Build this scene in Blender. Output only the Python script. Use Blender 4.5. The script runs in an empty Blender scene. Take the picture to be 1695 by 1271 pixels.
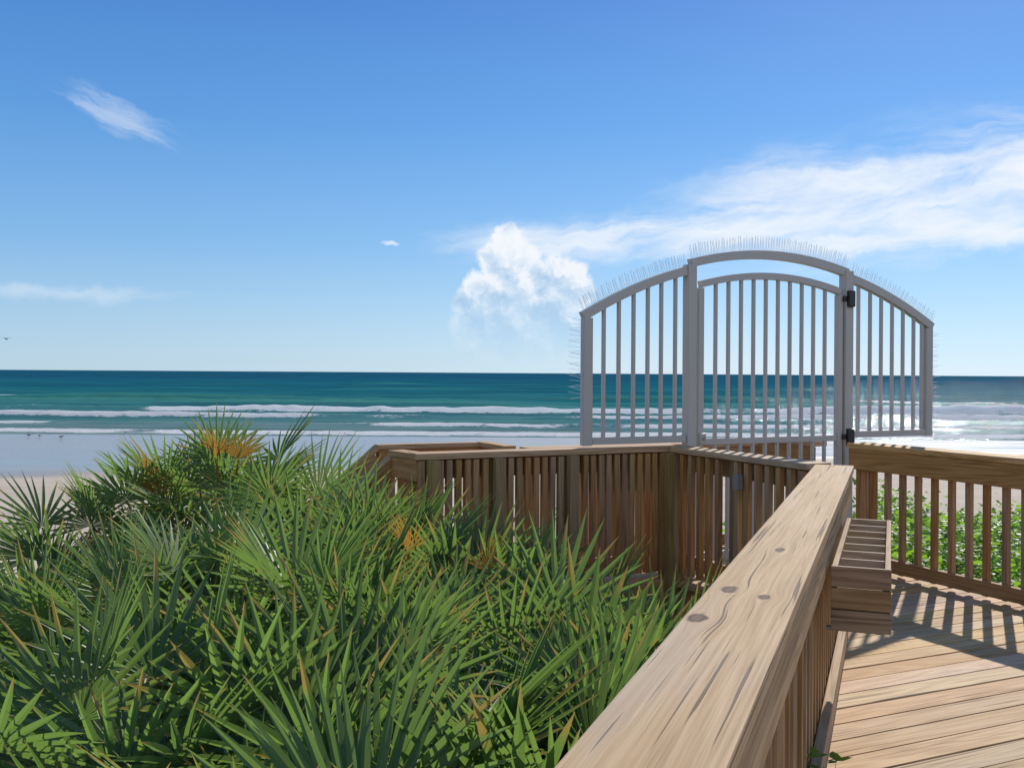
import bpy, bmesh, math, random
import numpy as np
from mathutils import Vector, Matrix, noise, Quaternion
R=math.radians
scene=bpy.context.scene; COL=scene.collection
F=1648.0; CZ=1.42
def hz(px): return 611.5+0.0065*px
def at(px,py,Z): return Vector(((px-847.5)/F*Z, Z, CZ-(py-hz(px))/F*Z))
CA,SA=math.cos(R(25)),math.sin(R(25))
def UV(u,v,z=0): return Vector((CA*u-SA*v, SA*u+CA*v, z))
U=Vector((CA,SA,0)); V=Vector((-SA,CA,0))
NH=Vector((math.sin(R(20.9)),math.cos(R(20.9)),0)); RH=Vector((NH.y,-NH.x,0))
LEND=Vector((1.70,5.57,0))

# ------------------------------------------------------------------ node helper
class NB:
    def __init__(s,nt): s.nt=nt; s.n=nt.nodes; s.l=nt.links
    def put(s,sock,v):
        if v is None: return
        if isinstance(v,bpy.types.NodeSocket): s.l.new(v,sock)
        else: sock.default_value=v
    def node(s,t,ins=None,**kw):
        nd=s.n.new(t)
        for k,v in kw.items(): setattr(nd,k,v)
        for k,v in (ins or {}).items(): s.put(nd.inputs[k],v)
        return nd
    def m(s,op,a,b=None,c=None,clamp=False):
        nd=s.n.new('ShaderNodeMath'); nd.operation=op; nd.use_clamp=clamp
        s.put(nd.inputs[0],a); s.put(nd.inputs[1],b); s.put(nd.inputs[2],c); return nd.outputs[0]
    def v(s,op,a,b=None,scale=None):
        nd=s.n.new('ShaderNodeVectorMath'); nd.operation=op
        s.put(nd.inputs[0],a); s.put(nd.inputs[1],b)
        if scale is not None: s.put(nd.inputs['Scale'],scale)
        return nd.outputs['Value'] if op in('LENGTH','DISTANCE','DOT_PRODUCT') else nd.outputs[0]
    def xyz(s,x,y,z): return s.node('ShaderNodeCombineXYZ',{0:x,1:y,2:z}).outputs[0]
    def sep(s,v): return s.node('ShaderNodeSeparateXYZ',{0:v}).outputs
    def noise(s,vec,scale=1,detail=4,rough=.5,dist=0):
        nd=s.node('ShaderNodeTexNoise',{'Vector':vec,'Scale':scale,'Detail':detail,'Roughness':rough,'Distortion':dist}); return nd
    def smooth(s,x,a,b,lo=0.,hi=1.):
        nd=s.n.new('ShaderNodeMapRange'); nd.interpolation_type='SMOOTHSTEP'
        s.put(nd.inputs[0],x); s.put(nd.inputs[1],a); s.put(nd.inputs[2],b); s.put(nd.inputs[3],lo); s.put(nd.inputs[4],hi); return nd.outputs[0]
    def mix(s,f,a,b,blend='MIX'):
        nd=s.n.new('ShaderNodeMix'); nd.data_type='RGBA'; nd.blend_type=blend
        s.put(nd.inputs[0],f); s.put(nd.inputs[6],a); s.put(nd.inputs[7],b); return nd.outputs[2]
    def ramp(s,f,stops):
        nd=s.n.new('ShaderNodeValToRGB'); s.put(nd.inputs[0],f); e=nd.color_ramp.elements
        while len(e)<len(stops): e.new(.5)
        for i,(p,c) in enumerate(stops): e[i].position=p; e[i].color=(*c,1)
        return nd.outputs[0]
    def bump(s,h,strength=.5,dist=.01):
        return s.node('ShaderNodeBump',{'Height':h,'Strength':strength,'Distance':dist}).outputs[0]
def newmat(name):
    m=bpy.data.materials.new(name); m.use_nodes=True; b=NB(m.node_tree); p=b.n['Principled BSDF']; return m,b,p
def rgb(c): return (*c,1)

# ------------------------------------------------------------------ materials
def wood(name,dark,mid,light,knots=(),attr=None,rough=.75,var=.35,contrast=1.0,greyf=.3,cracks=.6,cthr=.66,swirl=(.5,7,7),nring=85):
    m,b,p=newmat(name)
    tc=b.node('ShaderNodeTexCoord').outputs['Object']
    x,y,z=b.sep(tc)
    if attr: rnd=b.node('ShaderNodeAttribute',attribute_name=attr).outputs['Fac']
    else: rnd=b.node('ShaderNodeObjectInfo').outputs['Random']
    kd=None
    yy=y
    for (kx,ky,ka,kb) in knots:
        dx=b.m('DIVIDE',b.m('SUBTRACT',x,kx),ka); dy0=b.m('SUBTRACT',y,ky); dy=b.m('DIVIDE',dy0,kb)
        d2=b.m('ADD',b.m('MULTIPLY',dx,dx),b.m('MULTIPLY',dy,dy))
        g=b.m('EXPONENT',b.m('MULTIPLY',d2,-.22))
        yy=b.m('SUBTRACT',yy,b.m('MULTIPLY',b.m('MULTIPLY',dy0,g),.75))
        k=b.m('SQRT',d2)
        kd=k if kd is None else b.m('MINIMUM',kd,k)
    off=b.m('MULTIPLY',rnd,37.0)
    vec=b.xyz(b.m('ADD',x,off),b.m('ADD',yy,off),b.m('ADD',z,b.m('MULTIPLY',off,.37)))
    g1=b.noise(b.v('MULTIPLY',vec,swirl),1,2,.5).outputs['Fac']
    rings=b.m('MULTIPLY_ADD',b.m('SINE',b.m('MULTIPLY',g1,nring)),.5,.5)
    fine=b.noise(b.v('MULTIPLY',vec,(3.0,140,140)),1,3,.65).outputs['Fac']
    big=b.noise(b.v('MULTIPLY',vec,(1.0,6,6)),1,3,.55).outputs['Fac']
    t=b.m('ADD',b.m('MULTIPLY',rings,.30*contrast),b.m('ADD',b.m('MULTIPLY',fine,.6),b.m('MULTIPLY',big,.45)))
    t=b.m('ADD',t,-.05-.15*contrast)
    col=b.ramp(t,[(.1,dark),(.45,mid),(.8,light)])
    crack=b.smooth(b.noise(b.v('MULTIPLY',vec,(1.1,75,75)),1,2,.6).outputs['Fac'],cthr,cthr+.06)
    col=b.mix(b.m('MULTIPLY',crack,cracks),col,rgb([c*.25 for c in dark]))
    if greyf: col=b.mix(b.smooth(big,.5,.75,0,greyf),col,rgb([.33*sum(mid)*k for k in (1.03,.98,.92)]))
    if var:
        val=b.m('MULTIPLY_ADD',rnd,var,1-var*.5)
        hs=b.node('ShaderNodeHueSaturation',{'Hue':b.m('MULTIPLY_ADD',b.m('FRACT',b.m('MULTIPLY',rnd,7.3)),.014,.493),'Saturation':b.m('MULTIPLY_ADD',b.m('FRACT',b.m('MULTIPLY',rnd,13.7)),.25,.88),'Value':val,'Fac':1.0,'Color':col})
        col=hs.outputs[0]
    h=b.m('SUBTRACT',fine,crack)
    if kd is not None:
        nz=b.noise(b.v('MULTIPLY',tc,(40,60,60)),1,3,.6).outputs['Fac']
        kk=b.m('ADD',kd,b.m('MULTIPLY_ADD',nz,.8,-.4))
        kc=b.ramp(kk,[(0,(.09,.045,.024)),(.35,(.15,.075,.038)),(.62,(.022,.013,.009)),(.78,(.13,.07,.036)),(1.,(.3,.18,.09))])
        col=b.mix(b.smooth(kk,.8,1.2,1,0),col,kc)
    b.put(p.inputs['Base Color'],col); p.inputs['Roughness'].default_value=rough
    p.inputs['Specular IOR Level'].default_value=.2
    b.put(p.inputs['Normal'],b.bump(h,.6,.003))
    return m
W_BROWN=wood('brown_wood',(.17,.09,.038),(.355,.205,.092),(.47,.305,.152),var=.3,greyf=.12,contrast=.7,cracks=.5)
W_RAIL=wood('rail_wood',(.24,.135,.062),(.42,.255,.125),(.56,.375,.21),var=.25)
W_POST=wood('post_wood',(.15,.095,.04),(.29,.195,.085),(.39,.28,.135),var=.15,greyf=.1,contrast=.6)
W_DECK=wood('deck_wood',(.27,.155,.072),(.485,.305,.15),(.63,.445,.245),attr='plank',var=.3,greyf=.2,contrast=.7,cracks=.7,cthr=.635)
W_BOX=wood('box_wood',(.17,.10,.052),(.31,.20,.11),(.43,.30,.18),var=.2)
W_DIV=wood('divider_wood',(.30,.21,.125),(.48,.36,.23),(.60,.47,.32),var=.15,greyf=.1)

def simple(name,c,rough=.5,metal=0,noise_amt=.12,nscale=30,bump=.1):
    m,b,p=newmat(name)
    tc=b.node('ShaderNodeTexCoord').outputs['Object']
    n=b.noise(tc,nscale,3,.6).outputs['Fac']
    col=b.mix(n,rgb([k*(1-noise_amt) for k in c]),rgb([min(1,k*(1+noise_amt)) for k in c]))
    b.put(p.inputs['Base Color'],col); p.inputs['Metallic'].default_value=metal
    b.put(p.inputs['Roughness'],b.m('MULTIPLY_ADD',n,.2,rough-.1))
    if bump: b.put(p.inputs['Normal'],b.bump(n,bump,.002))
    return m
M_GATE=simple('grey_powder_coat',(.45,.43,.40),.45,0,.05,12,.05)
M_SPIKE=simple('spike_steel',(.85,.82,.78),.4,0,.04,30,0)
M_BLACK=simple('black_plastic',(.015,.015,.017),.4)
M_STEEL=simple('galvanised_steel',(.30,.29,.27),.5,.3)
M_BIRD=simple('bird_feathers',(.22,.21,.2),.8)
M_BIRDW=simple('bird_white',(.6,.6,.58),.8)

def leafmat(name,c1,c2,tipc,trans,tfac=.35,rough=.4,spec=.5):
    m,b,p=newmat(name)
    rnd=b.node('ShaderNodeObjectInfo').outputs['Random']
    at_=b.node('ShaderNodeAttribute',attribute_name='tip').outputs['Fac']
    lr=b.node('ShaderNodeAttribute',attribute_name='leafrnd').outputs['Fac']
    f=b.m('ADD',b.m('MULTIPLY',rnd,.75),b.m('MULTIPLY',lr,.25),clamp=True)
    col=b.mix(f,rgb(c1),rgb(c2))
    ty=b.m('SUBTRACT',1.02,b.m('MULTIPLY',b.m('POWER',b.m('FRACT',b.m('MULTIPLY',b.m('ADD',lr,rnd),3.7)),4),.35))
    tm=b.smooth(b.m('SUBTRACT',at_,ty),-.12,.05)
    col=b.mix(tm,col,rgb(tipc))
    b.put(p.inputs['Base Color'],col); p.inputs['Roughness'].default_value=rough
    p.inputs['Specular IOR Level'].default_value=spec
    tr=b.node('ShaderNodeBsdfTranslucent',{'Color':b.mix(tm,b.mix(f,rgb(trans),rgb([k*1.4 for k in trans])),rgb(tipc))})
    mx=b.node('ShaderNodeMixShader',{0:tfac,1:p.outputs[0],2:tr.outputs[0]})
    out=b.n['Material Output']; b.l.new(mx.outputs[0],out.inputs[0])
    return m
M_PALM=leafmat('palmetto_green',(.036,.072,.037),(.185,.24,.088),(.42,.31,.08),(.20,.33,.06),.38,.45,.37)
M_PALMY=leafmat('palmetto_yellowing',(.22,.14,.04),(.40,.20,.04),(.28,.14,.05),(.40,.20,.035),.35,.55,.25)
M_DEAD=leafmat('palmetto_dead',(.12,.08,.05),(.24,.165,.10),(.22,.15,.09),(.17,.11,.05),.2,.95,.02)
M_STEM=simple('palmetto_trunk',(.075,.05,.03),.9,0,.5,20,.8)
M_WEED=leafmat('weed_leaf',(.05,.115,.015),(.15,.27,.03),(.2,.2,.05),(.27,.48,.04),.42,.5,.3)

# ------------------------------------------------------------------ object helpers
WM={}
def link(o): COL.objects.link(o); return o
def setpar(o,par,world):
    WM[o.name]=world
    if par is None: o.matrix_world=world
    else:
        o.parent=par; o.matrix_basis=WM[par.name].inverted()@world
def tag(o,label=None,cat=None,group=None,kind=None):
    if label: o['label']=label
    if cat: o['category']=cat
    if group: o['group']=group
    if kind: o['kind']=kind
    return o
def thing(name,label,cat,loc,group=None,rotz=0):
    o=link(bpy.data.objects.new(name,None)); o.empty_display_size=.1
    setpar(o,None,Matrix.Translation(loc)@Matrix.Rotation(rotz,4,'Z')); return tag(o,label,cat,group)
def mesh_from(name,verts,faces,mat,smooth=False):
    me=bpy.data.meshes.new(name); me.from_pydata([tuple(v) for v in verts],[],faces); me.materials.append(mat)
    if smooth: me.polygons.foreach_set('use_smooth',[True]*len(me.polygons))
    me.update(); return me
def obj(name,me,par=None,world=Matrix()):
    o=link(bpy.data.objects.new(name,me)); setpar(o,par,world); return o
_bc={}
def boxmesh(l,w,t,mat,bev=.003):
    k=(round(l,4),round(w,4),round(t,4),mat.name,bev)
    if k in _bc: return _bc[k]
    bm=bmesh.new(); bmesh.ops.create_cube(bm,size=1)
    for v in bm.verts: v.co=Vector((v.co.x*l,v.co.y*w,v.co.z*t))
    if bev: bmesh.ops.bevel(bm,geom=bm.edges[:],offset=bev,segments=2,affect='EDGES',profile=.6)
    me=bpy.data.meshes.new('board'); bm.to_mesh(me); bm.free(); me.materials.append(mat); _bc[k]=me; return me
def board(name,par,p0,p1,w,t,mat,up=(0,0,1),bev=.003):
    p0,p1=Vector(p0),Vector(p1); X=(p1-p0); l=X.length; X.normalize()
    Z=Vector(up); Z=(Z-X*Z.dot(X)).normalized(); Y=Z.cross(X)
    M=Matrix((X,Y,Z)).transposed().to_4x4(); M.translation=(p0+p1)/2
    return obj(name,boxmesh(l,w,t,mat,bev),par,M)

# ------------------------------------------------------------------ railings
def railing(label,P0,P1,z0,z1,side,posts,spacing,capw,group,depth=.80,capmat=None,bottom=True,post_w=.089,post_low=-.9,capext=(0,0),rimside=None,rimh=.13,ends=(.06,.06),postmat=None):
    P0=Vector((P0[0],P0[1],0)); P1=Vector((P1[0],P1[1],0)); D=(P1-P0); L=D.length; D.normalize()
    Nl=Vector((-D.y,D.x,0))
    def zt(s): return z0+(z1-z0)*s/L
    def pt(s,t,z): q=P0+D*s+Nl*t; return Vector((q.x,q.y,z))
    r=thing('railing',label,'railing',pt(L/2,0,zt(L/2)-.92),group)
    upc=Vector((0,0,1))
    cap=board('cap',r,pt(-capext[0],0,zt(-capext[0])-.019),pt(L+capext[1],0,zt(L+capext[1])-.019),capw,.038,capmat or W_RAIL,upc,.004)
    rs=side if rimside is None else rimside
    tr=rs*(capw/2-.028)
    board('rim_board',r,pt(.01,tr,zt(.01)-.040-rimh/2),pt(L-.01,tr,zt(L-.01)-.040-rimh/2),rimh,.036,W_BROWN,Nl)
    tb=tr-rs*.040 if rs==side else side*(capw/2-.024)
    n=max(2,int(round((L-ends[0]-ends[1])/spacing)))
    rnd=random.Random(label)
    for i in range(n+1):
        s=ends[0]+(L-ends[0]-ends[1])*i/n+rnd.uniform(-.003,.003)
        if any(abs(s-ps)<post_w*.6 and abs(tb-0)<.075 for ps in posts): continue
        z=zt(s)
        dz=rnd.uniform(-.003,.003)
        board('baluster',r,pt(s,tb,z-.045),pt(s+dz,tb,z-depth-.06),.038,.036,W_BROWN,Nl,.002)
    if bottom:
        board('bottom_board',r,pt(.01,tr,zt(.01)-depth),pt(L-.01,tr,zt(L-.01)-depth),.09,.036,W_BROWN,Nl)
    for ps in posts:
        board('post',r,pt(ps,0,zt(ps)-.042),pt(ps,0,min(post_low,zt(ps)-1.2)),post_w,min(post_w,capw*.6),postmat or W_POST,Nl)
    return r,cap
capc=LEND+RH*.1025
nearP0=capc-NH*6.4; nearP1=capc
capmid=(nearP0+nearP1)/2
kn=[]
for (px,py,ka,kb) in [(1210,975,.042,.021),(1268,988,.030,.016),(1293,910,.042,.014),(1157,1022,.042,.022)]:
    Z=.5*F/(py-hz(px)); q=Vector(((px-847.5)/F*Z,Z,0))-capmid
    kn.append((q.dot(NH),q.dot(Vector((-NH.y,NH.x,0))),ka,kb))
W_CAP=wood('knotty_cap_wood',(.22,.13,.06),(.435,.28,.14),(.59,.415,.24),knots=kn,var=0.0,rough=.78,contrast=.45,greyf=.3,cracks=.8,cthr=.63,swirl=(.22,9,9),nring=95)
GR='railings of the dune boardwalk'
near,_=railing('thick weathered handrail with dark knots running from the foreground beside the palmettos',nearP0,nearP1,.92,.92,-1,[.8,3.55,6.2],.14,.205,GR,capmat=W_CAP,rimh=.14)
railing('short railing between the foreground handrail and the grey gate, with a small metal box',UV(3.986,4.40),UV(3.986,5.80),.917,.917,1,[.72],.10,.18,GR,rimside=-1)
bx=[o for o in COL.objects if o.name.startswith('railing')][-1]
board('metal_box',bx,UV(3.864,4.98,.80),UV(3.864,4.98,.71),.05,.04,M_STEEL,U,.004)
ra,_=railing('front railing below the left wing of the gate, its balusters facing the palmettos',UV(2.05,5.848),UV(4.0,5.848),.92,.92,-1,[.10,.55,1.08],.0595,.165,GR,rimside=1,ends=(.04,.1))
for s in (.10,.55,1.08):
    board('face_post',ra,UV(2.05+s,5.752,.88),UV(2.05+s,5.752,-1.2),.07,.05,W_POST,V)
board('corner_post',ra,UV(3.925,5.79,.878),UV(3.925,5.79,-1.2),.13,.13,W_POST,U)
railing('wide sunlit railing on the right with green dune plants behind its balusters',UV(5.453,3.3),UV(5.453,5.62),.92,.92,1,[2.2,.6],.14,.2,GR,postmat=W_BROWN,rimh=.15,depth=.84)
railing('short railing beyond the gate, seen through its lowest bars',UV(5.453,6.02),UV(5.453,6.7),.90,.90,1,[],.14,.16,GR)
railing('back railing crossing behind the gate, brown in shade',UV(3.25,6.75),UV(5.53,6.75),.86,.86,-1,[.05,1.2,2.2],.14,.16,GR)
railing('side railing of the far landing, its cap slanting down behind the front railing',UV(3.169,6.82),UV(3.169,7.36),.868,.868,1,[],.08,.10,GR,rimh=.09)
railing('far railing of the stair landing, standing out against the wet sand',UV(2.283,7.349),UV(3.169,7.349),.865,.865,-1,[.05,.84],.08,.10,GR,rimh=.09)
railing('short end railing of the landing at the left corner of the front railing',UV(2.11,5.80),UV(2.05,6.17),.917,.917,1,[],.08,.12,GR)
sl=math.tan(R(40)); SLEN=3.3
railing('near sloping stair railing dropping behind the palmettos',UV(2.06-SLEN,6.17),UV(2.06,6.17),.915-SLEN*sl,.915,-1,[.4,1.8],.11,.11,GR,post_low=-3.2,rimh=.09)
railing('far sloping stair railing dropping towards the beach',UV(2.29-SLEN,7.349),UV(2.29,7.349),.862-SLEN*sl,.862,-1,[.4,1.8],.11,.10,GR,post_low=-3.2,rimh=.09)
st=thing('beach_stairs','wooden stairs going down from the landing to the beach behind the palmettos','stairs',UV(1.2,6.76,-.8))
for i in range(12):
    u=2.02-.26*(i+.5); z=-.05-.215*(i+1)
    board('tread',st,UV(u,6.22,z),UV(u,7.30,z),.27,.038,W_RAIL)
for v in (6.215,7.30):
    board('stringer',st,UV(2.05,v-.03 if v<7 else v+.03,-.16),UV(-1.05,v-.03 if v<7 else v+.03,-.16-3.1*.827),.25,.04,W_BROWN,V)

# ------------------------------------------------------------------ deck
def deck():
    bm=bmesh.new(); lay=bm.faces.layers.float.new('plank'); rnd=random.Random(4)
    pw=.140; gap=.005; v=-2.0
    def piece(u0,u1,v,r,zo):
        g=bmesh.ops.create_cube(bm,size=1); vs=g['verts']
        for w in vs: w.co=Vector(((u0+u1)/2+w.co.x*(u1-u0),v+w.co.y*(pw-gap),-.019+zo+w.co.z*.038))
        es=list({e for w in vs for e in w.link_edges})
        res=bmesh.ops.bevel(bm,geom=es,offset=.003,segments=2,affect='EDGES')
        for f in {f for w in res['verts'] for f in w.link_faces}: f[lay]=r
    while v<7.40:
        zo=rnd.uniform(-.0015,.0015)
        if v<4.40: ul=v-.43+.1
        elif v<5.75: ul=3.92
        else: ul=2.08
        if v<3.72: ur=v+1.63+.25
        elif v<6.80: ur=5.50
        else: ur=3.2
        piece(ul,ur,v,rnd.random(),zo); v+=pw
    me=bpy.data.meshes.new('boardwalk_deck'); bm.to_mesh(me); bm.free(); me.materials.append(W_DECK)
    o=obj('boardwalk_deck',me,None,Matrix.Rotation(R(25),4,'Z')); tag(o,'sunlit wooden plank floor of the boardwalk','deck',None,'structure')
deck()
fr=thing('deck_frame','dark timber frame under the plank floor','frame',UV(4,4.5,-.2)); fr['kind']='structure'
board('joist',fr,UV(3.98,4.35,-.135),UV(3.98,5.75,-.135),.19,.04,W_BROWN,U)
board('joist',fr,UV(2.05,5.80,-.135),UV(3.95,5.80,-.135),.19,.04,W_BROWN,V)
board('joist',fr,UV(5.45,3.6,-.135),UV(5.45,6.8,-.135),.19,.04,W_BROWN,U)
nb=capc+RH*-.02
board('joist',fr,Vector((nb.x,nb.y,-.14))-NH*6,Vector((nb.x,nb.y,-.14)),.19,.04,W_BROWN,RH)

# ------------------------------------------------------------------ gate
GU,GV=3.239,5.838
gate=thing('security_gate','grey arched metal gate with side wings and bird spikes, closing the boardwalk','gate',UV(GU,GV,0),None,R(25))
GW=WM[gate.name]
def tube(path,w,d):
    vs=[];fs=[];n=len(path)
    for i,(x,z) in enumerate(path):
        a=path[max(0,i-1)]; c=path[min(n-1,i+1)]; tx,tz=c[0]-a[0],c[1]-a[1]; l=math.hypot(tx,tz); nx,nz=-tz/l,tx/l
        for sx,sy in ((1,1),(1,-1),(-1,-1),(-1,1)): vs.append((x+nx*w/2*sx,sy*d/2,z+nz*w/2*sx))
        if i:
            o=4*(i-1)
            for k in range(4): fs.append((o+k,o+(k+1)%4,o+4+(k+1)%4,o+4+k))
    fs.append((3,2,1,0)); o=4*(n-1); fs.append((o,o+1,o+2,o+3)); return vs,fs
def gtube(name,par,path,w,d,yo=0,mat=M_GATE):
    vs,fs=tube(path,w,d); vs=[(a,b+yo,c) for a,b,c in vs]
    bm=bmesh.new(); bv=[bm.verts.new(v) for v in vs]
    for f in fs: bm.faces.new([bv[k] for k in f])
    bmesh.ops.recalc_face_normals(bm,faces=bm.faces[:])
    if len(path)==2: bmesh.ops.bevel(bm,geom=bm.edges[:],offset=.0025,segments=2,affect='EDGES')
    me=bpy.data.meshes.new(name); bm.to_mesh(me); bm.free(); me.materials.append(mat)
    return obj(name,me,par,GW)
def spikes(name,par,path,outs,step=.0125,h=.095,seed=0):
    rnd=random.Random(seed); vs=[];fs=[]; segs=[]
    for i in range(len(path)-1): segs.append((math.dist(path[i],path[i+1]),path[i],path[i+1]))
    tot=sum(s[0] for s in segs); s=0.01; k=0
    while s<tot:
        q=s
        for l,a,c in segs:
            if q<=l: break
            q-=l
        f=min(1,q/l); x=a[0]+(c[0]-a[0])*f; z=a[1]+(c[1]-a[1])*f
        tx,tz=(c[0]-a[0])/l,(c[1]-a[1])/l; nx,nz=-tz*outs,tx*outs
        tilt=(-.12,.08,.34,.0)[k%4]+rnd.uniform(-.05,.05); ty=(-.25,.1,.25,-.05)[k%4]; k+=1
        hh=h*rnd.uniform(.9,1.06)
        ex,ey,ez=x+nx*hh+tx*tilt*hh, ty*hh, z+nz*hh+tz*tilt*hh
        r=.0016; o=len(vs)
        for j in range(3):
            an=j*2.094; vs.append((x+tx*r*math.cos(an),r*math.sin(an),z+tz*r*math.cos(an)))
        for j in range(3):
            an=j*2.094; vs.append((ex+tx*r*.7*math.cos(an),ey+r*.7*math.sin(an),ez+tz*r*.7*math.cos(an)))
        for j in range(3): fs.append((o+j,o+(j+1)%3,o+3+(j+1)%3,o+3+j))
        s+=step*rnd.uniform(.8,1.2)
    return obj(name,mesh_from(name,vs,fs,M_SPIKE),par,GW)
XL,XR,XE=.864,2.308,3.20
def wing(x0,x1,z0,z1,n=14):
    return [(x0+(x1-x0)*i/n, z0+(z1-z0)*(1.38*(i/n)-.38*(i/n)**2)) for i in range(n+1)]
def arc(x0,x1,z,rise,n=18):
    return [(x0+(x1-x0)*i/n, z+rise*(1-(2*i/n-1)**2)) for i in range(n+1)]
gtube('gate_post',gate,[(XL,-.02),(XL,2.19)],.072,.072)
gtube('gate_post',gate,[(XR,-.02),(XR,2.215)],.078,.078)
def lerpz(path,x):
    ps=sorted(path)
    for a,c in zip(ps,ps[1:]):
        if a[0]<=x<=c[0]: return a[1]+(c[1]-a[1])*(x-a[0])/(c[0]-a[0])
    return ps[-1][1]
for side in (0,1):
    if side==0:
        top=wing(.0,XL-.034,1.80,2.145); xo=.035; xs=[.165,.283,.40,.515,.625,.742]; xi=XL-.038
    else:
        top=wing(XE,XR+.037,1.81,2.16); xo=XE-.035; xs=[2.43,2.55,2.665,2.78,2.895,3.01,3.10]; xi=XR+.041
    w=gtube('wing_panel',gate,top,.06,.05)
    gtube('outer_upright',w,[(xo,.935),(xo,lerpz(top,xo)-.028)],.07,.049)
    lo,hi=(xo+.036,xi) if side==0 else (xi,xo-.036)
    gtube('bottom_rail',w,[(lo,.965),(hi,.965)],.05,.045)
    for x in xs: gtube('bar',w,[(x,.985),(x,lerpz(top,x)-.025)],.024,.024)
    sp=[(x,z+.03) for x,z in top]
    spikes('spike_strip',gate,sp if side==0 else sp[::-1],1,seed=side)
    if side==0: spikes('side_spikes',gate,[(.0,1.25),(.0,1.78)],1,step=.02,h=.10,seed=5)
    else: spikes('side_spikes',gate,[(XE,1.25),(XE,1.78)],-1,step=.02,h=.085,seed=6)
hd=arc(XL+.0,XR+.0,2.20,.095)
gtube('header_arch',gate,hd,.06,.055)
spikes('spike_strip',gate,[(x,z+.03) for x,z in hd],1,seed=9,h=.105)
l0,l1=XL+.085,XR-.075
lt=arc(l0,l1,2.055,.085)
leaf=gtube('gate_leaf',gate,lt,.048,.045,.0)
gtube('leaf_stile',leaf,[(l0,.10),(l0,2.03)],.05,.044)
gtube('leaf_stile',leaf,[(l1,.10),(l1,2.03)],.05,.044)
gtube('leaf_bottom_rail',leaf,[(l0+.026,.13),(l1-.026,.13)],.05,.04)
gtube('leaf_middle_rail',leaf,[(l0+.026,.94),(l1-.026,.94)],.045,.036)
for i in range(10):
    x=l0+.025+(l1-l0-.05)*(i+1)/11
    gtube('bar',leaf,[(x,.155),(x,lerpz(lt,x)-.02)],.024,.024)
def gbox(name,par,x,y,z,a,b,c,mat,bev=.006):
    M=GW@Matrix.Translation((x,y,z)); return obj(name,boxmesh(a,b,c,mat,bev),par,M)
for z in (2.0,.95):
    h=gbox('hinge',gate,XR+.0,-.05,z,.06,.04,.125,M_BLACK,.010)
    gbox('hinge_arm',h,XR-.045,-.035,z,.035,.022,.04,M_BLACK,.005)
lk=gbox('lock_box',gate,XL+.085,-.035,.965,.05,.04,.075,M_GATE,.006)
gbox('lock_cylinder',lk,XL+.085,-.06,.965,.024,.012,.024,M_STEEL,.004)

# ------------------------------------------------------------------ divided box on the near rail
def npt(s,t,z): q=LEND-NH*s+RH*t; return Vector((q.x,q.y,z))
pb=thing('planter_box','long wooden divided box hung on the inner side of the foreground handrail','box',npt(1.76,.29,.57))
s0,s1,t0,t1,zb,zt_=1.16,2.34,.215,.40,.575,.79
for k,t in enumerate((t0+.01,t1-.01)): 
    for j in range(3):
        hh=(zt_-zb)/3
        board('side_slat',pb,npt(s0,t,zb+hh*(j+.5)),npt(s1,t,zb+hh*(j+.5)),hh-.004,.018,W_BOX,RH,.002)
nd=8
for i in range(nd):
    s=s0+.01+(s1-s0-.02)*i/(nd-1)
    if i==nd-1:
        for j in range(3):
            hh=(zt_-zb)/3; board('end_panel',pb,npt(s+.012,t0-.001,zb+hh*(j+.5)),npt(s+.012,t1+.001,zb+hh*(j+.5)),hh-.004,.018,W_BOX,NH,.002)
    else:
        zz=zt_-(.002 if i==0 else .006)
        board('end_panel' if i==0 else 'divider',pb,npt(s,t0+.021,(zz+zb)/2+.005),npt(s,t1-.021,(zz+zb)/2+.005),zz-zb-.012,.013,W_DIV,NH,.002)
board('box_floor',pb,npt(s0+.02,(t0+t1)/2,zb+.008),npt(s1-.02,(t0+t1)/2,zb+.008),t1-t0-.045,.014,W_BOX)
for s in (1.5,1.95,2.28):
    board('bracket',pb,npt(s,t0-.02,zb-.008),npt(s,t1-.02,zb-.008),.03,.012,M_STEEL)

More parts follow.
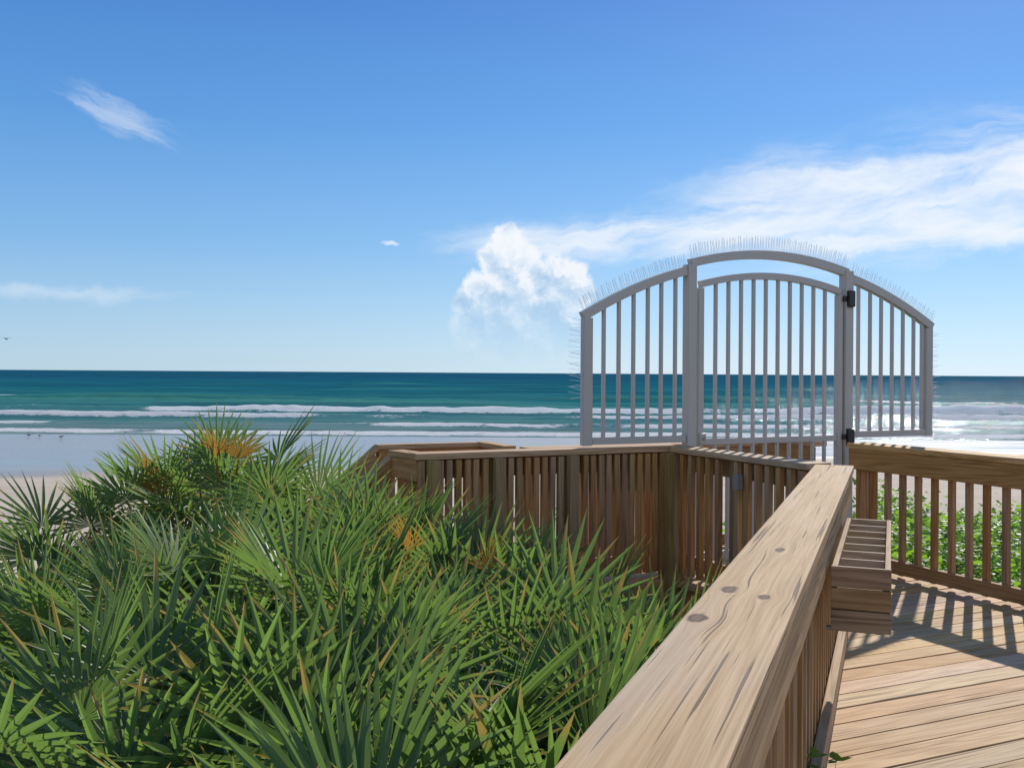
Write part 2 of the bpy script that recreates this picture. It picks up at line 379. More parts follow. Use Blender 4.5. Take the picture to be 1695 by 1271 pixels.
# ------------------------------------------------------------------ terrain
def sst(a,b,x):
    t=max(0,min(1,(x-a)/(b-a))); return t*t*(3-2*t)
def ground(x,y):
    d=y
    near=-.95+.35*sst(2.5,5,x)+.08*noise.noise(Vector((x*.4,y*.4,0)))+.15*noise.noise(Vector((x*.12,y*.12,3)))
    if x>2.0: near=min(near,-.5)
    beach=-3.25-(d-27)*.0202
    k=sst(10.5 if x>1 else 8.5,27,d+.06*abs(x))
    z=near*(1-k)+beach*k
    z+=.04*noise.noise(Vector((x*.25,y*.25,7)))*(1-sst(35,60,d))*k
    if d>92: z=-4.565-(d-92)*.03
    return z
SEA=-4.58
def terrain():
    xs=[math.sinh(t)*1.6 for t in np.linspace(-6.4,6.4,260)]
    ys=list(np.arange(-12,30,.4))+list(np.arange(30,110,1.0))+[115,125,150]
    nx,ny=len(xs),len(ys)
    vs=[(x,y,ground(x,y)) for y in ys for x in xs]
    fs=[(j*nx+i,j*nx+i+1,(j+1)*nx+i+1,(j+1)*nx+i) for j in range(ny-1) for i in range(nx-1)]
    m,b,p=newmat('beach_sand')
    P=b.node('ShaderNodeNewGeometry').outputs['Position']; x,y,z=b.sep(P)
    n1=b.noise(b.v('MULTIPLY',P,(.05,.12,1)),1,3,.55).outputs['Fac']
    yb=b.m('ADD',b.m('MULTIPLY_ADD',x,.39,56.0),b.m('MULTIPLY_ADD',n1,14,-7))
    wet=b.smooth(b.m('SUBTRACT',y,yb),-2.5,3.5)
    n2=b.noise(P,9,5,.65).outputs['Fac']; n3=b.noise(b.v('MULTIPLY',P,(.06,.55,1)),1,5,.65).outputs['Fac']
    dry=b.mix(n2,rgb((.42,.335,.25)),rgb((.60,.505,.395)))
    dry=b.mix(b.smooth(n3,.4,.7,0,.5),dry,rgb((.38,.31,.23)))
    wc=b.mix(b.smooth(n3,.35,.65),rgb((.235,.21,.175)),rgb((.34,.315,.275)))
    litter=b.mix(n2,rgb((.035,.025,.015)),rgb((.18,.13,.08)))
    ln=b.m('ADD',y,b.m('MULTIPLY_ADD',n1,6,-3))
    dry=b.mix(b.smooth(ln,9.5,12.5),litter,dry)
    b.put(p.inputs['Base Color'],b.mix(wet,dry,wc))
    b.put(p.inputs['Roughness'],b.m('MULTIPLY_ADD',wet,b.smooth(n3,.35,.65,-.72,-.60),.9))
    b.put(p.inputs['Specular IOR Level'],b.m('MULTIPLY_ADD',wet,.12,.08))
    hb=b.m('MULTIPLY',n2,b.m('SUBTRACT',1.0,b.m('MULTIPLY',wet,.97)))
    b.put(p.inputs['Normal'],b.bump(hb,.5,.05))
    me=mesh_from('beach',vs,fs,m,True); o=obj('beach',me); tag(o,'sandy beach and dune below the boardwalk, wet near the waves','beach',None,'structure')
terrain()

# ------------------------------------------------------------------ sea
def sea():
    ys=np.concatenate([np.arange(86,215,.42),215*np.exp(np.linspace(.003,math.log(26000/215),190))])
    cs=np.linspace(-1.1,1.1,560)
    X=np.outer(np.maximum(ys,86),cs); Y=np.repeat(ys[:,None],len(cs),1)
    rs=np.random.RandomState(3)
    def n1(x,sc,seed):
        r=np.random.RandomState(seed).uniform(-1,1,4096); t=x/sc+2000; i=np.floor(t).astype(int); f=t-i; f=f*f*(3-2*f)
        return r[i%4096]*(1-f)+r[(i+1)%4096]*f
    Zs=np.zeros_like(X); foam=np.zeros_like(X)
    def ridge(yc,h,front,back,fo,fseed,tailv,thr,wig=4.,tl=.6):
        nonlocal Zs,foam
        c=yc+wig*n1(X,70,fseed)+.6*n1(X,9,fseed+1)+.5*n1(X,2.5,fseed+9)
        d=Y-c
        amp=h*(.85+.12*n1(X,30,fseed+2)+.09*n1(X,4,fseed+7)+.09*n1(X,1.5,fseed+8))
        Zs+=amp*np.where(d<0,np.exp(-(d/front)**2),np.exp(-(d/back)**2))
        br=np.clip((n1(X,38,fseed+3)+.45*n1(X,12,fseed+4)-thr)*2.2,0,1)
        solid=np.where(d<0,np.exp(-(d/fo[0])**4),np.exp(-(d/fo[1])**2))*(.92+.25*n1(X,4,fseed+5))
        tail=np.where(d>0,np.exp(-d/tailv),0)*tl
        foam=np.maximum(foam,br*np.maximum(solid,tail))
    ridge(150,1.15,2.6,6.5,(3.8,1.8),11,8,-.85,1.5)
    ridge(174,1.0,4,7,(2.2,1.3),51,4,.15,4)
    ridge(206,.9,4,8,(2.6,1.6),61,4,.45,5)
    ridge(127,.65,2.,5,(2.2,1.3),21,8,-.7,1.6)
    ridge(112,.40,1.7,4,(2.1,1.2),31,7,-.8,1.5)
    ridge(98,.14,1.5,3,(2.8,1.6),41,5,-1.6,1.0,.7)
    for k in range(18):
        wl=rs.uniform(6,38); a=rs.uniform(-.25,.25)+.05; ph=rs.uniform(0,6.28)
        kx,ky=math.sin(a)*6.283/wl,math.cos(a)*6.283/wl
        fade=np.clip((Y-95)/70,0,1)*np.exp(-Y/(70*wl))
        env=.5+.5*n1(X+Y*.2*k,60,100+k)
        Zs+=.011*wl*np.sin(kx*X+ky*Y+ph)*fade*env
    ny,nx=X.shape
    co=np.stack([X,Y,SEA+Zs],-1).reshape(-1,3)
    idx=np.arange(nx*ny).reshape(ny,nx)
    q=np.stack([idx[:-1,:-1],idx[:-1,1:],idx[1:,1:],idx[1:,:-1]],-1).reshape(-1,4)
    me=bpy.data.meshes.new('sea'); me.vertices.add(len(co)); me.vertices.foreach_set('co',co.astype('f4').ravel())
    me.loops.add(q.size); me.loops.foreach_set('vertex_index',q.astype('i4').ravel())
    me.polygons.add(len(q)); me.polygons.foreach_set('loop_start',np.arange(0,q.size,4,dtype='i4')); 
    me.polygons.foreach_set('use_smooth',np.ones(len(q),bool))
    at_=me.attributes.new('foam','FLOAT','POINT'); at_.data.foreach_set('value',foam.astype('f4').ravel())
    me.update(calc_edges=True); me.validate()
    m,b,p=newmat('sea_water'); b.n.remove(p)
    P=b.node('ShaderNodeNewGeometry').outputs['Position']; x,y,z=b.sep(P)
    fa=b.node('ShaderNodeAttribute',attribute_name='foam').outputs['Fac']
    nf=b.noise(b.v('MULTIPLY',P,(.50,.60,2.2)),1,6,.80).outputs['Fac']
    nf2=b.noise(b.v('MULTIPLY',P,(.07,.30,.3)),1,3,.6).outputs['Fac']
    thr=b.m('ADD',b.m('MULTIPLY',nf,1.9),b.m('MULTIPLY_ADD',nf2,.5,-.70))
    fm=b.smooth(b.m('SUBTRACT',fa,thr),-.12,.14)
    fm=b.m('MULTIPLY',fm,b.smooth(fa,.03,.25))
    dist=b.m('LOGARITHM',b.m('DIVIDE',y,100.0),10.0)
    gn=b.noise(b.v('MULTIPLY',P,(.015,.09,1)),1,7,.72).outputs['Fac']
    gn2=b.noise(b.v('MULTIPLY',P,(.0012,.009,1)),1,6,.7).outputs['Fac']
    dd=b.m('ADD',dist,b.m('MULTIPLY_ADD',gn,.3,-.15))
    wc=b.ramp(dd,[(0.0,(.17,.24,.215)),(.08,(.075,.20,.178)),(.28,(.024,.155,.158)),(.55,(.011,.12,.148)),(1.0,(.008,.085,.135))])
    wc=b.mix(b.smooth(gn,.44,.62,0,.75),wc,b.mix(.6,wc,rgb((.003,.035,.052))))
    wc=b.mix(b.smooth(gn2,.45,.65,0,.5),wc,b.mix(.6,wc,rgb((.003,.035,.062))))
    wc=b.mix(b.smooth(z,SEA+.35,SEA+1.1,0,.5),wc,rgb((.06,.22,.15)))
    w1=b.noise(b.v('MULTIPLY',P,(.45,1.1,1)),1,5,.62).outputs['Fac']
    w2=b.noise(b.v('MULTIPLY',P,(.05,.16,1)),1,3,.6).outputs['Fac']
    nrm=b.bump(b.m('ADD',b.m('MULTIPLY',w1,.55),b.m('MULTIPLY',w2,2.2)),1.0,.50)
    df=b.node('ShaderNodeBsdfDiffuse',{'Color':wc})
    gl=b.node('ShaderNodeBsdfGlossy',{'Color':(.85,.93,1,1),'Roughness':.08,'Normal':nrm})
    wt=b.node('ShaderNodeMixShader',{0:b.smooth(dist,0,.35,.07,.016),1:df.outputs[0],2:gl.outputs[0]})
    fcol=b.mix(nf,rgb((.62,.63,.62)),rgb((.90,.89,.86)))
    fo=b.node('ShaderNodeBsdfDiffuse',{'Color':fcol,'Normal':b.bump(nf,.7,.6)})
    ft=b.node('ShaderNodeBsdfTranslucent',{'Color':(.95,.92,.86,1)})
    fo2=b.node('ShaderNodeMixShader',{0:.25,1:fo.outputs[0],2:ft.outputs[0]})
    mx=b.node('ShaderNodeMixShader',{0:fm,1:wt.outputs[0],2:fo2.outputs[0]})
    b.l.new(mx.outputs[0],b.n['Material Output'].inputs[0])
    me.materials.append(m); o=obj('sea',me); tag(o,'teal sea with white breakers rolling to the beach','sea',None,'structure')
sea()

# ------------------------------------------------------------------ palmettos
def frond_mesh(seed,L,Rb,nl,bend,mat,spread=110,droop=.012,sloppy=0.,tilt=(0,26),cupr=(.03,.17)):
    r=random.Random(seed); vs=[];fs=[];tip=[];lrn=[]
    p=Vector((0,0,0)); ang=0; st=6; rad=.008
    pts=[(p.copy(),0)]
    for i in range(st):
        ang+=bend/st; p=p+Vector((math.sin(ang),0,math.cos(ang)))*L/st; pts.append((p.copy(),ang))
    for i,(q,a) in enumerate(pts):
        n=Vector((-math.cos(a),0,math.sin(a))); w=rad*(1.5-.7*i/st)
        for dx,dy in ((-1,-.6),(1,-.6),(.6,.5),(-.6,.5)):
            vs.append(q+Vector((0,1,0))*dx*w+n*dy*w); tip.append(.1); lrn.append(.8)
        if i:
            o=4*(i-1)
            for k in range(4): fs.append((o+k,o+(k+1)%4,o+4+(k+1)%4,o+4+k))
    b2=ang+R(r.uniform(*tilt)); H=pts[-1][0]
    D=Vector((math.sin(b2),0,math.cos(b2))); Nn=Vector((-math.cos(b2),0,math.sin(b2))); S=Vector((0,1,0))
    dps=R(2*spread)/(nl-1); r0=.335*Rb
    cup=r.uniform(*cupr)
    for i in range(nl):
        ps=R(-spread)+dps*i+r.uniform(-.11,.11)*dps
        length=Rb*(.85+.15*math.cos(ps))*r.uniform(.91,1.05)
        oop=cup*(1-.6*math.cos(ps))+r.uniform(-.033,.033)*(1+sloppy*4)
        dr=(math.cos(ps)*D+math.sin(ps)*S+oop*Nn).normalized()
        T=(-math.sin(ps)*D+math.cos(ps)*S).normalized()
        dp=droop*r.uniform(.2,2.2)+(sloppy*r.uniform(0,.5)); tw=r.uniform(-.32,.32)
        side=r.uniform(-.02,.02)*Rb*(1+sloppy*3); rv=r.random()
        base=len(vs); stn=[.02*Rb,.325*Rb,.50*length,.70*length,.88*length,length]
        for j,rr in enumerate(stn):
            full=r0*max(dps,R(10.2))*.5
            if rr<=r0: hw=rr*dps*.5*.98
            else: hw=full*1.02*max(.03,1-((rr-r0)/(length-r0))**2.1)
            k=max(0,(rr-r0)/(length-r0))
            c=H+dr*rr-Nn*dp*length*k*k*.8-Vector((0,0,1))*dp*length*k*k*.5+T*side*k*k
            a=tw*k; Tj=T*math.cos(a)+Nn*math.sin(a); Nj=Nn*math.cos(a)-T*math.sin(a)
            vs+= [c-Tj*hw*.87+Nj*hw*.52, c, c+Tj*hw*.87+Nj*hw*.52]
            tip+=[rr/length]*3; lrn+=[rv]*3
            if j:
                o=base+3*(j-1); fs+=[(o,o+1,o+4,o+3),(o+1,o+2,o+5,o+4)]
    me=mesh_from('frond',vs,fs,mat)
    a=me.attributes.new('tip','FLOAT','POINT'); a.data.foreach_set('value',tip)
    a=me.attributes.new('leafrnd','FLOAT','POINT'); a.data.foreach_set('value',lrn)
    return me,(H,D,Rb)
rr_=random.Random(77)
FR=[frond_mesh(i,rr_.uniform(.55,.86),rr_.uniform(.43,.55),rr_.randint(17,21),R(rr_.uniform(2,19)),M_PALM,rr_.uniform(88,117) if i%3 else rr_.uniform(73,90)) for i in range(18)]
FY=[frond_mesh(100+i,.62,.25,15,R(6+6*i),M_PALMY,62,.07,.08,(0,8),(.2,.4)) for i in range(2)]
FD=[frond_mesh(200+i,.55,.42,18,R(50+25*i),M_DEAD,100,.3,1.0) for i in range(3)]
def blocked(q):
    d=(Vector((q.x,q.y,0))-LEND).dot(RH)
    u=q.x*CA+q.y*SA; v=-q.x*SA+q.y*CA
    if v<4.4: return d>0.0
    if v<5.7: return u>3.83
    return (u>1.95 and v>5.71)
PL=[ # px, Z, top_py, n, yellow, dead, label
(385,7.0,646,14,2,3,'tallest palmetto at the back, with orange dying fronds, its tips up against the breakers'),
(265,7.2,690,13,2,3,'back row palmetto just left of the tallest one, spiky against the wet sand'),
(140,6.7,748,11,0,4,'dull brownish palmetto at the back left, before the dry sand'),
(40,6.1,815,10,0,5,'palmetto at the far left edge, with brown dead fronds hanging low'),
(460,6.6,695,13,0,2,'back palmetto just right of the tallest one, beside the sloping stair railing'),
(545,5.9,725,12,0,1,'palmetto before the lower part of the sloping stair railings'),
(600,5.4,748,12,0,1,'palmetto before the top of the stair railings, left of the front railing'),
(675,5.1,770,12,0,0,'palmetto hiding the lower left corner of the front railing'),
(755,4.9,800,12,2,0,'palmetto with orange fronds, below the second post of the front railing'),
(860,4.9,800,12,0,0,'upright palmetto standing before the middle of the front railing'),
(965,4.9,845,12,0,0,'palmetto low against the balusters left of the corner post'),
(1065,4.6,900,12,0,0,'palmetto at the foot of the corner post, reaching the short railing by the gate'),
(60,4.6,870,10,0,3,'mid row palmetto at the left edge of the photo, behind the big front fans'),
(205,4.9,815,11,0,2,'mid row palmetto second from the left edge, under the brownish back one'),
(350,4.7,760,12,0,1,'dense mid row palmetto directly before the tallest one'),
(500,4.3,770,12,0,0,'bright mid row palmetto left of centre with fans facing the camera'),
(640,4.0,815,11,0,0,'silvery green palmetto in the centre of the thicket'),
(785,3.9,870,10,0,0,'palmetto right of the orange tipped one, before the middle of the front railing'),
(900,4.1,860,10,0,0,'palmetto under the tall balusters, left of the corner post palmettos'),
(960,3.6,905,10,0,0,'palmetto right of the thicket, before the corner post'),
(1075,4.0,925,12,0,0,'rightmost palmetto squeezed against the foreground handrail'),
(1010,3.3,945,10,0,0,'low palmetto just left of the rightmost one, touching the handrail side'),
(90,3.05,895,10,0,1,'large front palmetto at the left edge with long grey green blades'),
(285,3.3,870,10,0,0,'large front palmetto left of the centre, broad fans spread wide'),
(460,3.05,895,10,0,0,'front palmetto in the middle of the picture bottom, broad fans catching the sun'),
(625,3.0,910,10,0,0,'front palmetto between the middle one and the handrail side plants'),
(785,2.85,935,9,0,0,'front palmetto third from the handrail, blades pointing up and right'),
(930,2.75,965,9,0,0,'front palmetto nearest the foreground handrail'),
(210,2.35,1025,7,0,1,'lowest palmetto at the bottom left, seen from above'),
(480,2.3,1050,7,0,1,'lowest palmetto at the bottom centre, its stiff fans close to the camera'),
(700,2.2,1075,7,0,1,'lowest palmetto at the bottom right of the thicket, partly shaded'),
]
for pi,(px,Z,ty,n,ny,ndd,label) in enumerate(PL):
    rn=random.Random(1000+pi); top=at(px,ty,Z); gz=ground(top.x,top.y)
    zb=max(gz+.05,top.z-1.2)
    t=thing('palmetto',label,'palmetto',Vector((top.x,top.y,gz)),'saw palmettos in the thicket beside the boardwalk')
    sv=[];sf=[];ns=7
    for k in range(6):
        f=k/5; z=gz-.05+(zb+.12-gz)*f; rr=.075*(1-.25*f)*(1+.12*math.sin(k*9+pi))
        for a in range(ns): sv.append((rr*math.cos(a*6.283/ns),rr*math.sin(a*6.283/ns),z-gz))
        if k:
            o=ns*(k-1)
            for a in range(ns): sf.append((o+a,o+(a+1)%ns,o+ns+(a+1)%ns,o+ns+a))
    obj('stem',mesh_from('stem',sv,sf,M_STEM),t,WM[t.name])
    tot=n+ny+ndd; cnt=0; tries=0
    while cnt<tot and tries<900:
        tries+=1
        az=cnt*2.399+rn.uniform(-.5,.5)+tries*.3; roll=rn.uniform(-.7,.7)
        sc=rn.uniform(.85,1.1)
        if cnt<n:
            me,info=FR[rn.randrange(len(FR))]; q=cnt/max(1,n); inc=R(3+44*q**.9+rn.uniform(-7,7)); nm='frond'
            if rn.random()<.6: az=(-1.571 if rn.random()<.6 else 1.571)+rn.uniform(-.83,.83)
        elif cnt<n+ny:
            me,info=FY[rn.randrange(2)]; q=.2+.12*(cnt-n) if pi<4 else .06+.1*(cnt-n); inc=R(rn.uniform(3,14)); nm='dying_frond'; az=-1.571+(cnt-n-(ny-1)/2)*1.5+rn.uniform(-.3,.3); roll*=.5
        else: me,info=FD[rn.randrange(3)]; q=.9; inc=R(rn.uniform(50,95)); nm='dead_frond'
        M=Matrix.Translation((top.x+rn.uniform(-.13,.13),top.y+rn.uniform(-.13,.13)-(.14 if nm=='dying_frond' else 0),zb))@Matrix.Rotation(az,4,'Z')@Matrix.Rotation(inc,4,'Y')
        M=M@Matrix.Rotation(roll,4,'Z')@Matrix.Scale(sc,4)
        H,D,Rb=info
        pts=[M@(H+D*Rb*1.0),M@(H+D*.4*Rb+Vector((0,.85*Rb,0))),M@(H+D*.4*Rb-Vector((0,.85*Rb,0)))]
        mz=max(k.z for k in pts); want=top.z-.66*q-rn.uniform(0,.13)
        M=Matrix.Translation((0,0,max(-.6,min(.45,want-mz))))@M
        pts=[M@(H+D*Rb*1.0),M@(H+D*.4*Rb+Vector((0,.75*Rb,0))),M@(H+D*.4*Rb-Vector((0,.75*Rb,0))),M@H]
        if any(blocked(k) for k in pts): continue
        if min(math.hypot(k.x,k.y) for k in pts)<1.15: continue
        obj(nm,me,t,M); cnt+=1

# ------------------------------------------------------------------ dune ground cover on the right
def groundcover():
    r=random.Random(8); vs=[];fs=[];lr=[]
    def leaf(c,d,n,l,w):
        s=d.cross(n).normalized(); o=len(vs); rv=r.random()
        for f,wf,up in ((0,.12,0),(.3,.85,.06),(.65,.7,.05),(1,.03,-.06)):
            q=c+d*l*f+n*l*up
            vs.extend([q-s*w*wf+n*w*.2*wf,q,q+s*w*wf+n*w*.2*wf]); lr.extend([rv]*3)
        for k in range(3):
            a=o+3*k; fs.extend([(a,a+1,a+4,a+3),(a+1,a+2,a+5,a+4)])
    for _ in range(2500):
        x=r.uniform(1.2,9.5); y=r.uniform(7.4,13.4)
        u=x*CA+y*SA; v=-x*SA+y*CA
        if u<5.75 and v<7.0: continue
        if u<3.4 and v<7.6: continue
        dens=noise.noise(Vector((x*.8,y*.8,5)))
        nearpost=max(0,1-abs(x/y-.375)/.06)       # a denser bank of vines near the gate post
        if dens+.4*nearpost<-.22 : continue
        if x<3 and r.random()<.4: continue
        g=ground(x,y); hmax=(.24+.55*max(0,dens+.22)+.35*nearpost)*r.uniform(.5,1.35)*(1.25 if y<11 else .9)
        for k in range(r.randint(14,22)+int(8*nearpost)):
            c=Vector((x+r.gauss(0,.16),y+r.gauss(0,.16),g+hmax*r.random()**.7))
            a=r.uniform(0,6.283); d=Vector((math.cos(a),math.sin(a),r.uniform(-.3,.8))).normalized()
            n=Vector((r.gauss(0,.55),r.gauss(0,.55),1)).normalized()
            leaf(c,d,n,r.uniform(.045,.115),r.uniform(.016,.038))
    me=mesh_from('dune_ground_cover',vs,fs,M_WEED); a=me.attributes.new('leafrnd','FLOAT','POINT')
    a.data.foreach_set('value',[max(0,min(1,.6*q+1.2*noise.noise(Vector(v)*1.3)+.8)) for q,v in zip(lr,[tuple(k) for k in vs])])
    a=me.attributes.new('tip','FLOAT','POINT'); a.data.foreach_set('value',[.2]*len(vs))
    tag(obj('dune_ground_cover',me),'bright green leafy creepers covering the dune behind the right railing','ground cover',None,'stuff')
groundcover()
def stemplant(name,loc,h,nst,label,seed,ls=.07,spread=.3):
    r=random.Random(seed); t=thing(name,label,'plant',loc)
    vs=[];fs=[];lv=[];lf=[];lr=[]
    for s in range(nst):
        a=r.uniform(0,6.283); hh=h*r.uniform(.6,1); lean=r.uniform(.1,1)*spread
        for k in range(8):
            f=k/7; q=Vector((math.cos(a)*lean*h*f*f,math.sin(a)*lean*h*f*f,hh*f)); o=len(vs)
            for j in range(3): vs.append(q+Vector((math.cos(j*2.1),math.sin(j*2.1),0))*.0035*(1.2-f))
            if k:
                for j in range(3): fs.append((o-3+j,o-3+(j+1)%3,o+(j+1)%3,o+j))
                for side in (0,1,2):
                    b=r.uniform(0,6.283); d=Vector((math.cos(b),math.sin(b),r.uniform(-.1,.6))).normalized(); n=Vector((0,0,1)); sd=d.cross(n).normalized()
                    l=ls*r.uniform(.6,1.1); w=l*.28; o2=len(lv); rv=r.random()
                    for ff,wf in ((0,.1),(.35,1),(.7,.7),(1,.03)):
                        c=q+d*l*ff-n*l*.15*ff*ff; lv.extend([c-sd*w*wf,c-n*w*.25*wf,c+sd*w*wf]); lr.extend([rv]*3)
                    for kk in range(3):
                        e=o2+3*kk; lf.extend([(e,e+1,e+4,e+3),(e+1,e+2,e+5,e+4)])
    obj('stem',mesh_from('stem',vs,fs,M_WEED),t,WM[t.name])
    me=mesh_from('foliage',lv,lf,M_WEED); a=me.attributes.new('leafrnd','FLOAT','POINT'); a.data.foreach_set('value',lr)
    obj('foliage',me,t,WM[t.name])
stemplant('weed',npt(2.62,.225,0.0),.24,4,'small green weed growing between the foreground handrail and the deck planks',1,.06)
for i,(px,Z,h,lb) in enumerate([(1520,9.3,1.05,'tall dune weed behind the third baluster of the right railing'),(1470,9.6,1.25,'tall leafy dune weed beside the right gate post'),(1600,9.2,.8,'lower dune weed in the middle of the right railing')]):
    q=at(px,900,Z); stemplant('dune_weed',Vector((q.x,q.y,ground(q.x,q.y))),h,13,lb,20+i,.11,.35)

# ------------------------------------------------------------------ birds
def bird(loc,rotz,fly,label,group=None,sc=1.,dark=True):
    t=thing('bird',label,'bird',loc,group,rotz); M0=WM[t.name]@Matrix.Scale(sc,4)
    prof=[(-.20,.006,.0),(-.14,.03,.0),(-.06,.062,.0),(.03,.07,.005),(.10,.052,.03),(.135,.034,.06),(.165,.036,.08),(.195,.026,.082),(.21,.008,.08)]
    vs=[];fs=[];k=8
    for i,(x,rr,z) in enumerate(prof):
        for a in range(k): vs.append((x,rr*math.cos(a*6.283/k),z+rr*math.sin(a*6.283/k)*.95))
        if i:
            o=k*(i-1)
            for a in range(k): fs.append((o+a,o+(a+1)%k,o+k+(a+1)%k,o+k+a))
    fs.append(tuple(range(k))[::-1]); fs.append(tuple(k*(len(prof)-1)+a for a in range(k)))
    lift=0 if fly else .17
    T=M0@Matrix.Translation((0,0,lift))
    obj('body',mesh_from('body',vs,fs,M_BIRDW if not dark else M_BIRD,True),t,T)
    obj('beak',mesh_from('beak',[(.205,.008,.083),(.205,-.008,.083),(.205,0,.072),(.25,0,.074)],[(0,1,3),(1,2,3),(2,0,3),(0,2,1)],M_BLACK),t,T)
    for s in (-1,1):
        if fly:
            st=[(0,.05,.03,.09),(.0,.2,.06,.10),(-.02,.38,.07,.075),(-.10,.60,.03,.012)]
            wv=[];wf=[]
            for i,(x,y,z,c) in enumerate(st):
                wv+=[(x+c,s*y,z),(x,s*y,z+.012),(x-c,s*y,z)]
                if i: o=3*(i-1); wf+=[(o,o+1,o+4,o+3),(o+1,o+2,o+5,o+4)]
        else:
            wv=[];wf=[]
            for i,(x,zc,h) in enumerate([(.09,.03,.02),(.02,.02,.05),(-.1,.01,.035),(-.22,-.005,.006)]):
                wv+=[(x,s*.045,zc+h),(x,s*.076,zc),(x,s*.05,zc-h)]
                if i: o=3*(i-1); wf+=[(o,o+1,o+4,o+3),(o+1,o+2,o+5,o+4)]
        obj('wing',mesh_from('wing',wv,wf,M_BIRD),t,T)
        if not fly:
            lv=[];lf=[]
            for z in (.15,0):
                for a in range(4): lv.append((.0+.006*math.cos(a*1.571),s*.025+.006*math.sin(a*1.571),z))
            lf=[(a,(a+1)%4,4+(a+1)%4,4+a) for a in range(4)]
            o=len(lv); lv+=[(-.01,s*.025-.012,.004),(-.01,s*.025+.012,.004),(.05,s*.025+.02,.004),(.05,s*.025-.02,.004)]; lf.append((o,o+1,o+2,o+3))
            obj('leg',mesh_from('leg',lv,lf,M_BLACK),t,M0)
g=at(10,561,85); bird(g,R(250),True,'small bird gliding over the sea at the left edge of the sky')
for px,Yd,rz,lb in [(102,84,40,'shore bird standing on the wet sand, right one of the three'),(66,86,160,'shore bird standing on the wet sand, middle one of the three'),(48,87,200,'shore bird standing on the wet sand, left one of the three')]:
    x=(px-847.5)/F*Yd; bird(Vector((x,Yd,ground(x,Yd))),R(rz),False,lb,'shore birds on the wet sand',1.1,px!=66)

# ------------------------------------------------------------------ light and sky
PHI,EL=R(25),R(33)
S=Vector((math.sin(PHI)*math.cos(EL),math.cos(PHI)*math.cos(EL),math.sin(EL)))
ld=bpy.data.lights.new('sun','SUN'); ld.energy=5.0; ld.angle=R(.53); ld.color=(1,.94,.84)
lo=link(bpy.data.objects.new('sun',ld)); lo.rotation_euler=(-S).to_track_quat('-Z','Y').to_euler(); lo.location=(5,20,20)
w=bpy.data.worlds.new('World'); scene.world=w; w.use_nodes=True; b=NB(w.node_tree)
try: w.cycles.sampling_method='NONE'
except Exception as e: print(e)
bg=b.n['Background']
STR=.14; g_=1/STR
sky=b.node('ShaderNodeTexSky',sky_type='NISHITA',sun_disc=False,sun_elevation=EL,sun_rotation=PHI,altitude=0,air_density=1.0,dust_density=.3,ozone_density=1.0)
tc=b.node('ShaderNodeTexCoord').outputs['Generated']; x,y,z=b.sep(tc)
y1=b.m('MAXIMUM',y,.08); A=b.m('DIVIDE',x,y1); B=b.m('DIVIDE',z,y1); front=b.smooth(y,.1,.3)
P=b.xyz(A,B,0.0)
def pc(px,py): return ((px-847.5)/F,(hz(px)-py)/F,0)
wn=b.v('SUBTRACT',b.noise(P,28,3,.6).outputs['Color'],(.5,.5,.5)); wn2=b.v('SUBTRACT',b.noise(P,95,5,.68).outputs['Color'],(.5,.5,.5))
Pw=b.v('ADD',P,b.v('ADD',b.v('SCALE',wn,None,.016),b.v('SCALE',wn2,None,.014)))
fmax=None
for (cx,cy,r) in [(840,400,32),(815,425,30),(862,430,36),(835,455,48),(795,478,36),(772,500,30),(812,510,52),(785,545,48),(850,510,50),(900,470,44),(925,450,36),(950,458,30),(880,455,34),(930,490,46),(900,520,48),(958,488,30),(830,565,75),(910,560,75)]:
    f=b.m('SUBTRACT',1.0,b.m('DIVIDE',b.v('DISTANCE',Pw,pc(cx,cy)),r/F))
    fmax=f if fmax is None else b.m('SMOOTH_MAX',fmax,f,.08)
cm=b.smooth(fmax,-.02,.36)
cm=b.m('MULTIPLY',cm,b.smooth(B,pc(847,624)[1],pc(847,450)[1],0,.88))
Nz=lambda v,s: b.noise(v,s,5,.58).outputs['Fac']
sh=b.m('MULTIPLY',b.m('SUBTRACT',Nz(Pw,30),Nz(b.v('ADD',Pw,(.008,.009,0)),30)),2.6)
lit=b.m('ADD',b.m('SUBTRACT',.98,b.m('MULTIPLY',b.smooth(fmax,.1,.75),.40)),b.m('ADD',sh,b.smooth(B,pc(847,580)[1],pc(847,430)[1],-.35,.08)),clamp=True)
ccol=b.ramp(lit,[(.15,(.43*g_,.60*g_,.82*g_)),(.6,(.66*g_,.78*g_,.91*g_)),(1.0,(.96*g_,.97*g_,1.0*g_))])
def ell(cx,cy,rx,ry,rot,src):
    d=b.v('SUBTRACT',src,pc(cx,cy)); rt=b.node('ShaderNodeVectorRotate',{'Vector':d,'Angle':-rot},rotation_type='Z_AXIS').outputs[0]
    return b.m('SUBTRACT',1.0,b.v('LENGTH',b.v('MULTIPLY',rt,(F/rx,F/ry,0))),clamp=True)
def streak(rot,sx,sy,dist=.6,detail=6):
    rt=b.node('ShaderNodeVectorRotate',{'Vector':Pv,'Angle':-rot},rotation_type='Z_AXIS').outputs[0]
    return b.noise(b.v('MULTIPLY',rt,(sx,sy,1)),1,detail,.62,dist).outputs['Fac']
Pv=b.v('ADD',P,b.v('SCALE',wn,None,.02))
reg=None
for e in [(1480,335,560,150,R(6)),(1690,285,470,160,R(6)),(1180,385,440,72,R(3)),(970,404,340,54,R(0)),(1650,388,270,48,R(-2)),(1560,360,420,90,R(4)),(1380,400,350,50,R(2))]:
    f=ell(*e,Pv); reg=f if reg is None else b.m('MAXIMUM',reg,f)
sn=streak(R(10),5,22,.6); sn2=streak(R(8),11,70,.3,6)
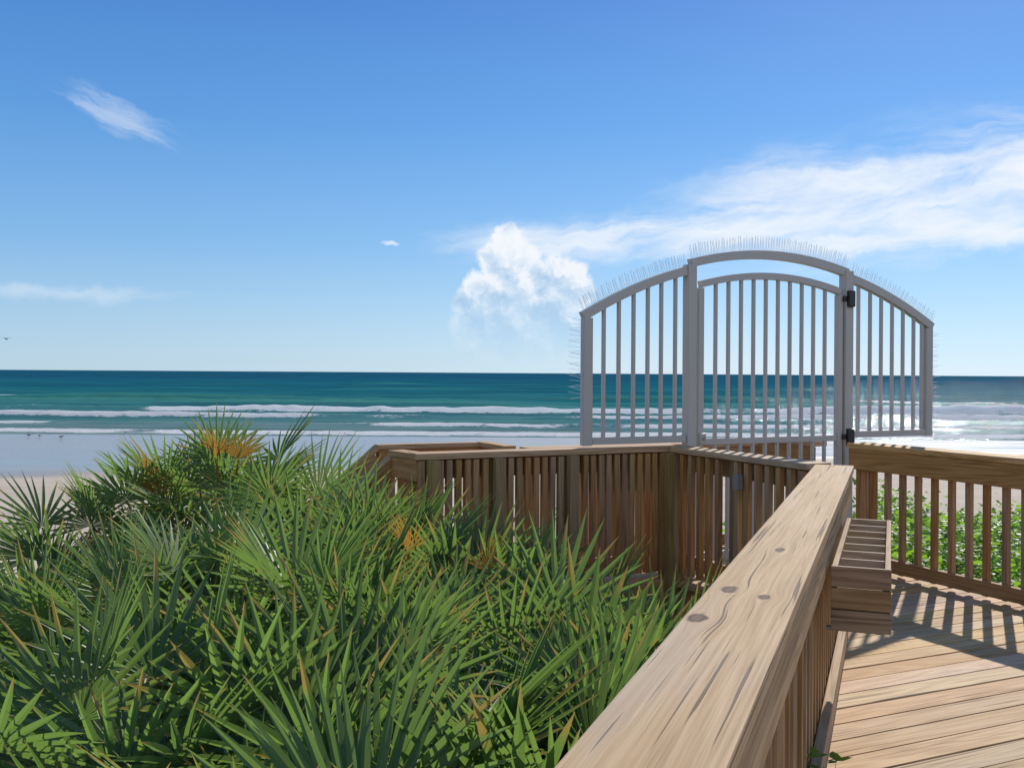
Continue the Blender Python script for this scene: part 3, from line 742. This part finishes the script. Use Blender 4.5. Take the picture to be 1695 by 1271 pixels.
cir=b.smooth(b.m('ADD',b.m('MULTIPLY',reg,1.1),b.m('ADD',b.m('MULTIPLY_ADD',sn,2.8,-1.4),b.m('MULTIPLY_ADD',sn2,1.4,-.7))),-.3,1.55,0,.9)
cir=b.m('MULTIPLY',cir,b.smooth(reg,0,.6))
w1=b.m('MAXIMUM',ell(195,188,160,40,R(-27),Pv),b.m('MULTIPLY',ell(225,225,95,20,R(-18),Pv),.8))
wi=b.smooth(b.m('ADD',w1,b.m('MULTIPLY_ADD',streak(R(-27),9,80,.3,5),2.8,-1.4)),.05,1.4,0,.40)
wi=b.m('MULTIPLY',wi,b.smooth(w1,0,.5))
w2=ell(110,485,290,24,R(-1),Pv); lw=b.smooth(b.m('ADD',w2,b.m('MULTIPLY_ADD',sn2,1.2,-.6)),.15,1.0,0,.30)
lw=b.m('MULTIPLY',lw,b.smooth(w2,0,.5))
sm=b.m('MULTIPLY',b.smooth(ell(645,402,20,6,R(-5),Pv),.05,.7),.6)
thin=b.m('MAXIMUM',b.m('MAXIMUM',cir,wi),b.m('MAXIMUM',lw,sm))
thin=b.m('MULTIPLY',thin,front); cm=b.m('MULTIPLY',cm,front)
grad=b.ramp(b.m('MAXIMUM',z,0.0),[(0.0,(.45,.68,.88)),(.05,(.35,.61,.89)),(.13,(.19,.47,.87)),(.24,(.085,.33,.79)),(.36,(.045,.22,.66)),(1.0,(.05,.2,.55))])
grad=b.v('SCALE',grad,None,g_)
side=b.smooth(A,-.5,.55,.90,1.10)
skc=b.mix(.88,sky.outputs[0],b.v('SCALE',grad,None,side))
col=b.mix(cm,skc,ccol); col=b.mix(thin,col,rgb((.93*g_,.96*g_,1.0*g_)))
# unseen white cloud bank added behind the camera as fill for shaded faces
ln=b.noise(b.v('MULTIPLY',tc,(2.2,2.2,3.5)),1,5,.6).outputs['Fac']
fill_clouds=b.m('MULTIPLY',b.m('MULTIPLY',b.smooth(y,-.05,-.35),b.smooth(z,.9,.35)),b.smooth(ln,.36,.56))
col=b.mix(b.m('MULTIPLY',fill_clouds,.8),col,rgb((.98*g_,.93*g_,.87*g_)))
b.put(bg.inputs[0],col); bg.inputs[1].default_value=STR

# ------------------------------------------------------------------ camera
cd=bpy.data.cameras.new('camera'); cam=link(bpy.data.objects.new('camera',cd)); scene.camera=cam
cd.lens=35; cd.sensor_width=36; cd.clip_start=.05; cd.clip_end=60000; cd.shift_y=-18.5/1695
cam.location=(0,0,CZ); cam.rotation_euler=(R(90),R(-.37),0)
scene.view_settings.view_transform='Standard'; scene.view_settings.look='None'; scene.view_settings.exposure=0
